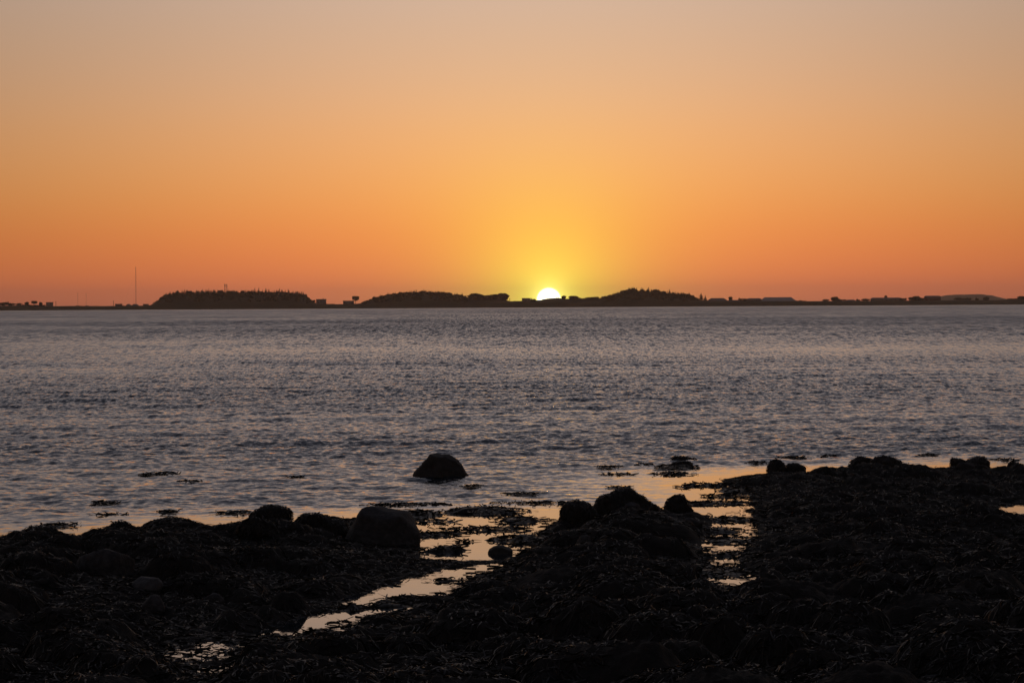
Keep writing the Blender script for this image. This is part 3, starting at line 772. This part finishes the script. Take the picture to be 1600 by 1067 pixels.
RAFTS = [(758, 798, 130, 8, 'broad smooth raft of weed across the bay mouth behind the big boulder', {'mound': .05}),
         (640, 788, 130, 5, 'long thin raft of weed just beyond the big boulder'),
         (655, 803, 60, 8, 'thick weed patch against the seaward side of the big boulder', {'mound': .05}),
         (675, 814, 95, 5, 'ragged weed raft level with the top of the big boulder'),
         (755, 826, 150, 6, 'long weed raft crossing the middle of the little bay'),
         (680, 834, 80, 8, 'ragged weed patch beside the shoulder of the big boulder'),
         (810, 812, 70, 8, 'weed patch on the mound side of the little bay', {'mound': .04}),
         (815, 842, 90, 10, 'broad weed mat at the foot of the central mound', {'mound': .04}),
         (695, 859, 65, 5, 'low smooth weed hump near the small boulder in the channel', {'mound': .05}),
         (725, 845, 30, 3, 'small sprig raft in the bright middle of the little bay'),
         (830, 785, 120, 3, 'thin line of weed where the bay opens to the sea'),
         (1056, 730, 64, 6, 'flat tail of weed under the dark weedy rocks out in the water', {'mound': .04}),
         (1053, 740, 66, 4, 'ragged line of weed shoreward of the dark weedy rocks'),
         (965, 741, 48, 3, 'thin weed streak in open water beyond the central mound'),
         (967, 761, 38, 3, 'short weed streak just beyond the central mound'),
         (952, 729, 36, 3, 'faint weed streak farthest out beyond the central mound'),
         (1006, 725, 28, 2.5, 'small weed streak next to the dark weedy rocks'),
         (1065, 760, 18, 4, 'small dark weed tuft in the smooth inlet'),
         (1105, 757, 80, 4, 'weed strip in the smooth inlet under the tip of the flat', {'mound': .02}),
         (1150, 765, 60, 6, 'weed mat hugging the bank of the smooth inlet', {'mound': .03}),
         (1118, 785, 110, 5, 'weed strip closing the landward end of the smooth inlet', {'mound': .02}),
         (1135, 774, 80, 4, 'weed raft reaching from the weedy flat into the inlet'),
         (462, 746, 26, 4, 'isolated dark tuft of weed in open water'),
         (250, 740, 60, 4, 'loose weed streak in open water, the upper of two'),
         (293, 752, 36, 4, 'compact weed streak in open water, the lower of two'),
         (163, 785, 44, 4, 'single weed raft off the low shore', ),
         (175, 804, 56, 3, 'thin weed raft close to the low shore'),
         (92, 820, 62, 6, 'weed raft touching the low shore near the frame edge'),
         (262, 799, 34, 4, 'small weed raft behind the humped shore rocks'),
         (370, 800, 60, 5, 'weed raft between the humped rocks and the low round rock'),
         (690, 747, 18, 3, 'little weed fringe at the foot of the sea boulder'),
         (735, 759, 32, 3, 'thin weed streak in front of the sea boulder'),
         (815, 771, 50, 4, 'broken weed streak between the sea boulder and the central mound'),
         (1240, 715, 44, 4, 'weed raft off the point of the weedy flat'),
         (1185, 722, 36, 3, 'thin weed streak off the tip of the weedy flat'),
         (1292, 713, 24, 3, 'small weed raft beyond the twin domed rocks'),
         (1450, 711, 30, 4, 'weed raft beyond the weedy flat, past the twin domed rocks'),
         (1570, 718, 34, 4, 'weed raft beyond the last rocks of the weedy flat'),
         (640, 936, 100, 6, 'weed mat splitting the channel, upper of two', {'mound': .03}),
         (620, 945, 90, 5, 'weed mat splitting the channel, lower of two', {'mound': .03}),
         (534, 972, 14, 3, 'tiny weed tuft in the lowest bright pool'),
         (700, 905, 60, 4, 'weed streak in the upper bend of the channel'),
         (1140, 811, 70, 6, 'weed mat across the side inlet, nearest the sea', {'mound': .03}),
         (1130, 828, 64, 5, 'weed mat across the side inlet, second from the sea', {'mound': .03}),
         (1140, 843, 80, 9, 'weed mat across the side inlet, third from the sea', {'mound': .03}),
         (1135, 865, 70, 5, 'weed mat across the side inlet, fourth from the sea', {'mound': .03}),
         (1125, 892, 90, 14, 'wide weed mat behind the last pool of the side inlet', {'mound': .03}),
         (1108, 912, 30, 6, 'weed tuft at the tip of the last pool of the side inlet'),
         (315, 1020, 150, 30, 'weed tangle lying in the dim wet hollow', {'mound': .002, 'dens': .4}),
         (328, 1047, 90, 14, 'lower weed tangle in the dim wet hollow at the bottom', {'mound': .002, 'dens': .4})]
for i, a in enumerate(RAFTS):
    raft_thing(*a[:4], a[4], seed=i * 3, **(a[5] if len(a) > 5 else {}))

# ------------------------------------------------------------------ rocks
def rock_mesh(seed, dims, mat, cuts=5, rough=.10, point=0.0, sub=4, faces=None):
    r = random.Random(seed)
    bm = bmesh.new(); bmesh.ops.create_icosphere(bm, subdivisions=sub, radius=1.0)
    planes = []
    for k in range(cuts):
        v = Vector((r.gauss(0, 1), r.gauss(0, 1), r.gauss(.5, .7))).normalized(); planes.append((v, r.uniform(.64, .92)))
    if faces: planes = [(Vector(f[:3]).normalized(), f[3]) for f in faces]
    for v in bm.verts:
        c = v.co; v.co = c / (abs(c.x) ** 2.3 + abs(c.y) ** 2.3 + abs(c.z) ** 2.3) ** (1 / 2.3)
    co = np.array([v.co for v in bm.verts])
    nz = fbm(co[:, 0] * 1.6 + seed, co[:, 1] * 1.6 + co[:, 2] * 1.1, 4, seed) + fbm(co[:, 2] * 2.1 + seed, co[:, 0] * 1.3, 3, seed + 5)
    for i, v in enumerate(bm.verts):
        p = v.co.copy()
        for nv, dd in planes:
            q = p.dot(nv) - dd
            if q > 0: p -= nv * q * .93
        p *= 1 + rough * nz[i]
        if point and p.z > 0: f_ = 1 - point * p.z; p.x *= f_; p.y *= f_
        v.co = Vector((p.x * dims[0], p.y * dims[1], p.z * dims[2]))
    for f in bm.faces: f.smooth = True
    me = bpy.data.meshes.new('rock'); bm.to_mesh(me); bm.free(); me.materials.append(mat)
    return me
def rock(px0, px1, top_y, base_y, label, mat=None, seed=0, name='rock', weed=0, cuts=5, rough=.15, point=0.0, tilt=0.0, zb=None, deep=.8, faces=None):
    mat = mat or M_ROCKD
    cx_ = (px0 + px1) / 2
    z0 = 0.0 if zb is None else zb
    for _ in range(6):
        p = at(cx_, base_y, z0); w = (px1 - px0) / 2 / FPX * p.y
        if zb is None: z0 = .5 * z0 + .5 * max(hz(p.x, p.y + w * deep) - .02, -.02)
    p = at(cx_, base_y, z0); w = (px1 - px0) / 2 / FPX * p.y
    h = (base_y - top_y) / FPX * p.y
    yc = p.y + w * deep
    zc = z0 + h * .30; top_h = h * .68
    me = rock_mesh(seed + 31, (w * 1.06, w * deep * 1.05, top_h), mat, cuts + 3, rough, point, 4, faces)
    o = obj(name, me, loc=(p.x, yc, zc)); o.rotation_euler = (0, tilt, 0 if faces else random.uniform(-.3, .3))
    tag(o, label, 'rock')
    if weed:
        rr = np.random.default_rng(seed); weed = weed * 3
        fc = np.array([f.center for f in me.polygons]); fn = np.array([f.normal for f in me.polygons])
        ok = np.flatnonzero((fn[:, 2] > -.1) & (fc[:, 2] > -top_h * .5)); ok = ok[rr.integers(len(ok), size=weed)]
        P, Nn = fc[ok] + fn[ok] * .004, fn[ok]
        tg = np.array([0, 0, -1.0]) - Nn * (-Nn[:, 2:3]) + rr.normal(0, .45, (weed, 3)); tg -= Nn * (tg * Nn).sum(1)[:, None]; tg /= np.linalg.norm(tg, axis=1)[:, None] + 1e-6
        bi = np.cross(Nn, tg); ln = rr.uniform(.03, .09, weed)[:, None]; wd = rr.uniform(.003, .009, weed)[:, None]; rows_ = []
        for k_ in range(4):
            t_ = k_ / 3.0
            c_ = P + tg * ln * t_ + Nn * (rr.uniform(0, .010, (weed, 1)) - (ln * t_) ** 2 / (2 * max(w, .15)))
            b_ = (bi + Nn * rr.normal(0, .5, (weed, 1))) * wd * (.5, 1, .9, .3)[k_]
            rows_.append(np.stack([c_ - b_, c_ + b_], 1))
        V = np.stack(rows_, 1).reshape(-1, 3); b0 = np.arange(weed) * 8
        F = np.concatenate([np.stack([b0 + 2 * k_, b0 + 2 * k_ + 1, b0 + 2 * k_ + 3, b0 + 2 * k_ + 2], -1) for k_ in range(3)])
        tag(obj('weed_cover', mesh_np('weed_cover', V, F, (M_KELP,), True), o), kind='stuff')
    return o
rock(650, 733, 709, 752, 'domed boulder standing alone in the sea', M_ROCKD, 3, 'boulder', rough=.17, zb=-.03, faces=[(-.86, -.1, .46, .80), (.55, -.2, .80, .86), (.95, 0, .3, .84), (-.15, -.2, 1, .94), (.25, -.9, .35, .72), (-.6, -.8, .3, .75), (.2, .9, .4, .75)])
rock(541, 651, 788, 858, 'big smooth angular boulder at the edge of the little bay', M_ROCK, 8, 'boulder', rough=.08, zb=-.02, faces=[(.34, -.1, .95, .78), (.80, -.15, .60, .84), (-.92, -.1, .35, .84), (-.30, -1, .25, .84), (.5, -.9, .15, .88), (0, -.55, .85, .86), (0, 1, .3, .8)])
rock(868, 938, 785, 826, 'flat weedy rock on the seaward shoulder of the central mound', None, 12, weed=260, cuts=6)
rock(932, 1030, 768, 812, 'largest weed-covered rock crowning the central mound', None, 15, 'boulder', weed=420, cuts=6)
rock(968, 1004, 784, 815, 'bare rock leaning on the front of the weedy crown rock', M_ROCK, 19, cuts=6, rough=.06, tilt=.25)
rock(1040, 1084, 772, 803, 'pointed dark rock next to the crown of the central mound', None, 22, weed=120, cuts=5, point=.35)
rock(1038, 1061, 803, 819, 'small pale round stone below the pointed rock', M_ROCK, 24, 'stone', cuts=3, rough=.06)
rock(1062, 1098, 808, 826, 'pale flat stone near the side inlet', M_ROCK, 25, 'stone', cuts=5, rough=.06)
rock(900, 928, 836, 856, 'grey rounded stone midway up the central mound', M_ROCK, 27, 'stone', cuts=4, rough=.06)
rock(763, 801, 852, 869, 'small dark boulder sitting in the channel', None, 28, 'boulder', rough=.12, zb=-.02, faces=[(-.6, -.1, .8, .82), (.6, -.2, .8, .78), (0, -.2, 1, .88), (0, -1, .3, .85)])
rock(388, 452, 791, 812, 'low round rock at the water edge, left of the big boulder', None, 30, weed=140, cuts=4)
rock(165, 212, 816, 836, 'steep weedy hump, first of the shore rocks', None, 33, weed=160, cuts=4, point=.2)
rock(205, 300, 811, 836, 'broad weedy hump, widest of the shore rocks', None, 34, weed=320, cuts=4)
rock(28, 95, 824, 848, 'low smooth hump on the shore near the frame edge', None, 35, weed=160, cuts=3)
rock(372, 432, 808, 838, 'dark hump just shoreward of the low round rock', None, 36, weed=200, cuts=4)
rock(456, 540, 803, 840, 'weedy ridge rock beside the big boulder', None, 37, weed=300, cuts=5)
rock(117, 207, 852, 908, 'bulky grey boulder half sunk in the weed', M_ROCK, 40, 'boulder', cuts=6, rough=.07)
rock(203, 251, 897, 926, 'pale tilted slab of stone among the weed', M_ROCKP, 42, 'stone_slab', cuts=7, rough=.04, tilt=-.45)
rock(220, 256, 928, 958, 'grey rounded stone below the pale tilted slab', M_ROCK, 43, 'stone', cuts=4, rough=.06)
rock(318, 348, 926, 948, 'small grey stone behind the weedy hummock', M_ROCK, 45, 'stone', cuts=4, rough=.06)
rock(674, 726, 986, 1012, 'dull grey flat-topped stone below the channel', M_ROCK, 47, 'stone', cuts=6, rough=.06)
rock(918, 990, 1033, 1064, 'smooth sloping stone at the lower frame edge', M_ROCK, 49, 'stone', cuts=5, rough=.05, tilt=.25)
rock(512, 562, 1044, 1074, 'dark pointed stone cut by the lower frame edge', M_ROCKD, 51, 'stone', cuts=5, point=.3)
rock(776, 806, 1040, 1060, 'small dark stone near the lower frame edge', M_ROCKD, 52, 'stone', cuts=4)
rock(1384, 1428, 1009, 1030, 'grey oval stone, uppermost of the stones in the near weed', M_ROCK, 54, 'stone', cuts=4, rough=.05)
rock(1364, 1394, 1026, 1043, 'small grey stone below the grey oval stone', M_ROCK, 55, 'stone', cuts=4, rough=.05)
rock(1360, 1432, 1044, 1076, 'large pale-topped stone cut by the lower frame edge', M_ROCK, 56, 'stone', cuts=5, rough=.05)
rock(1440, 1474, 1052, 1072, 'low stone right of the large pale-topped stone', M_ROCK, 57, 'stone', cuts=4, rough=.05)
rock(1200, 1227, 717, 738, 'upright dark rock at the point of the weedy flat', None, 60, weed=50, cuts=4, point=.25)
rock(1229, 1257, 723, 738, 'low dark rock just inside the point of the weedy flat', None, 61, weed=40, cuts=4)
rock(1328, 1364, 713, 731, 'smaller of the twin domed rocks on the weedy flat', None, 63, weed=60, cuts=4)
rock(1365, 1414, 713, 733, 'larger of the twin domed rocks on the weedy flat', None, 64, weed=80, cuts=3)
rock(1488, 1512, 714, 730, 'dark knob of rock on the far edge of the weedy flat', None, 66, weed=40, cuts=4)
rock(1512, 1548, 714, 731, 'wider dark rock next to the knob on the flat', None, 67, weed=60, cuts=4)
rock(1497, 1524, 721, 735, 'grey stone in front of the knob of rock', M_ROCK, 68, 'stone', cuts=5, rough=.06)
rock(1574, 1600, 722, 736, 'last low rock on the edge of the weedy flat', None, 69, weed=30, cuts=4)
rock(1050, 1086, 713, 724, 'outer of two weedy rocks awash off the inlet', None, 71, weed=60, cuts=4, zb=-.02)
rock(1052, 1086, 719, 732, 'inner of two weedy rocks awash off the inlet', None, 72, weed=60, cuts=4, zb=-.02)
rock(1586, 1606, 805, 818, 'small round stone below the pool at the edge', None, 74, 'stone', cuts=3)
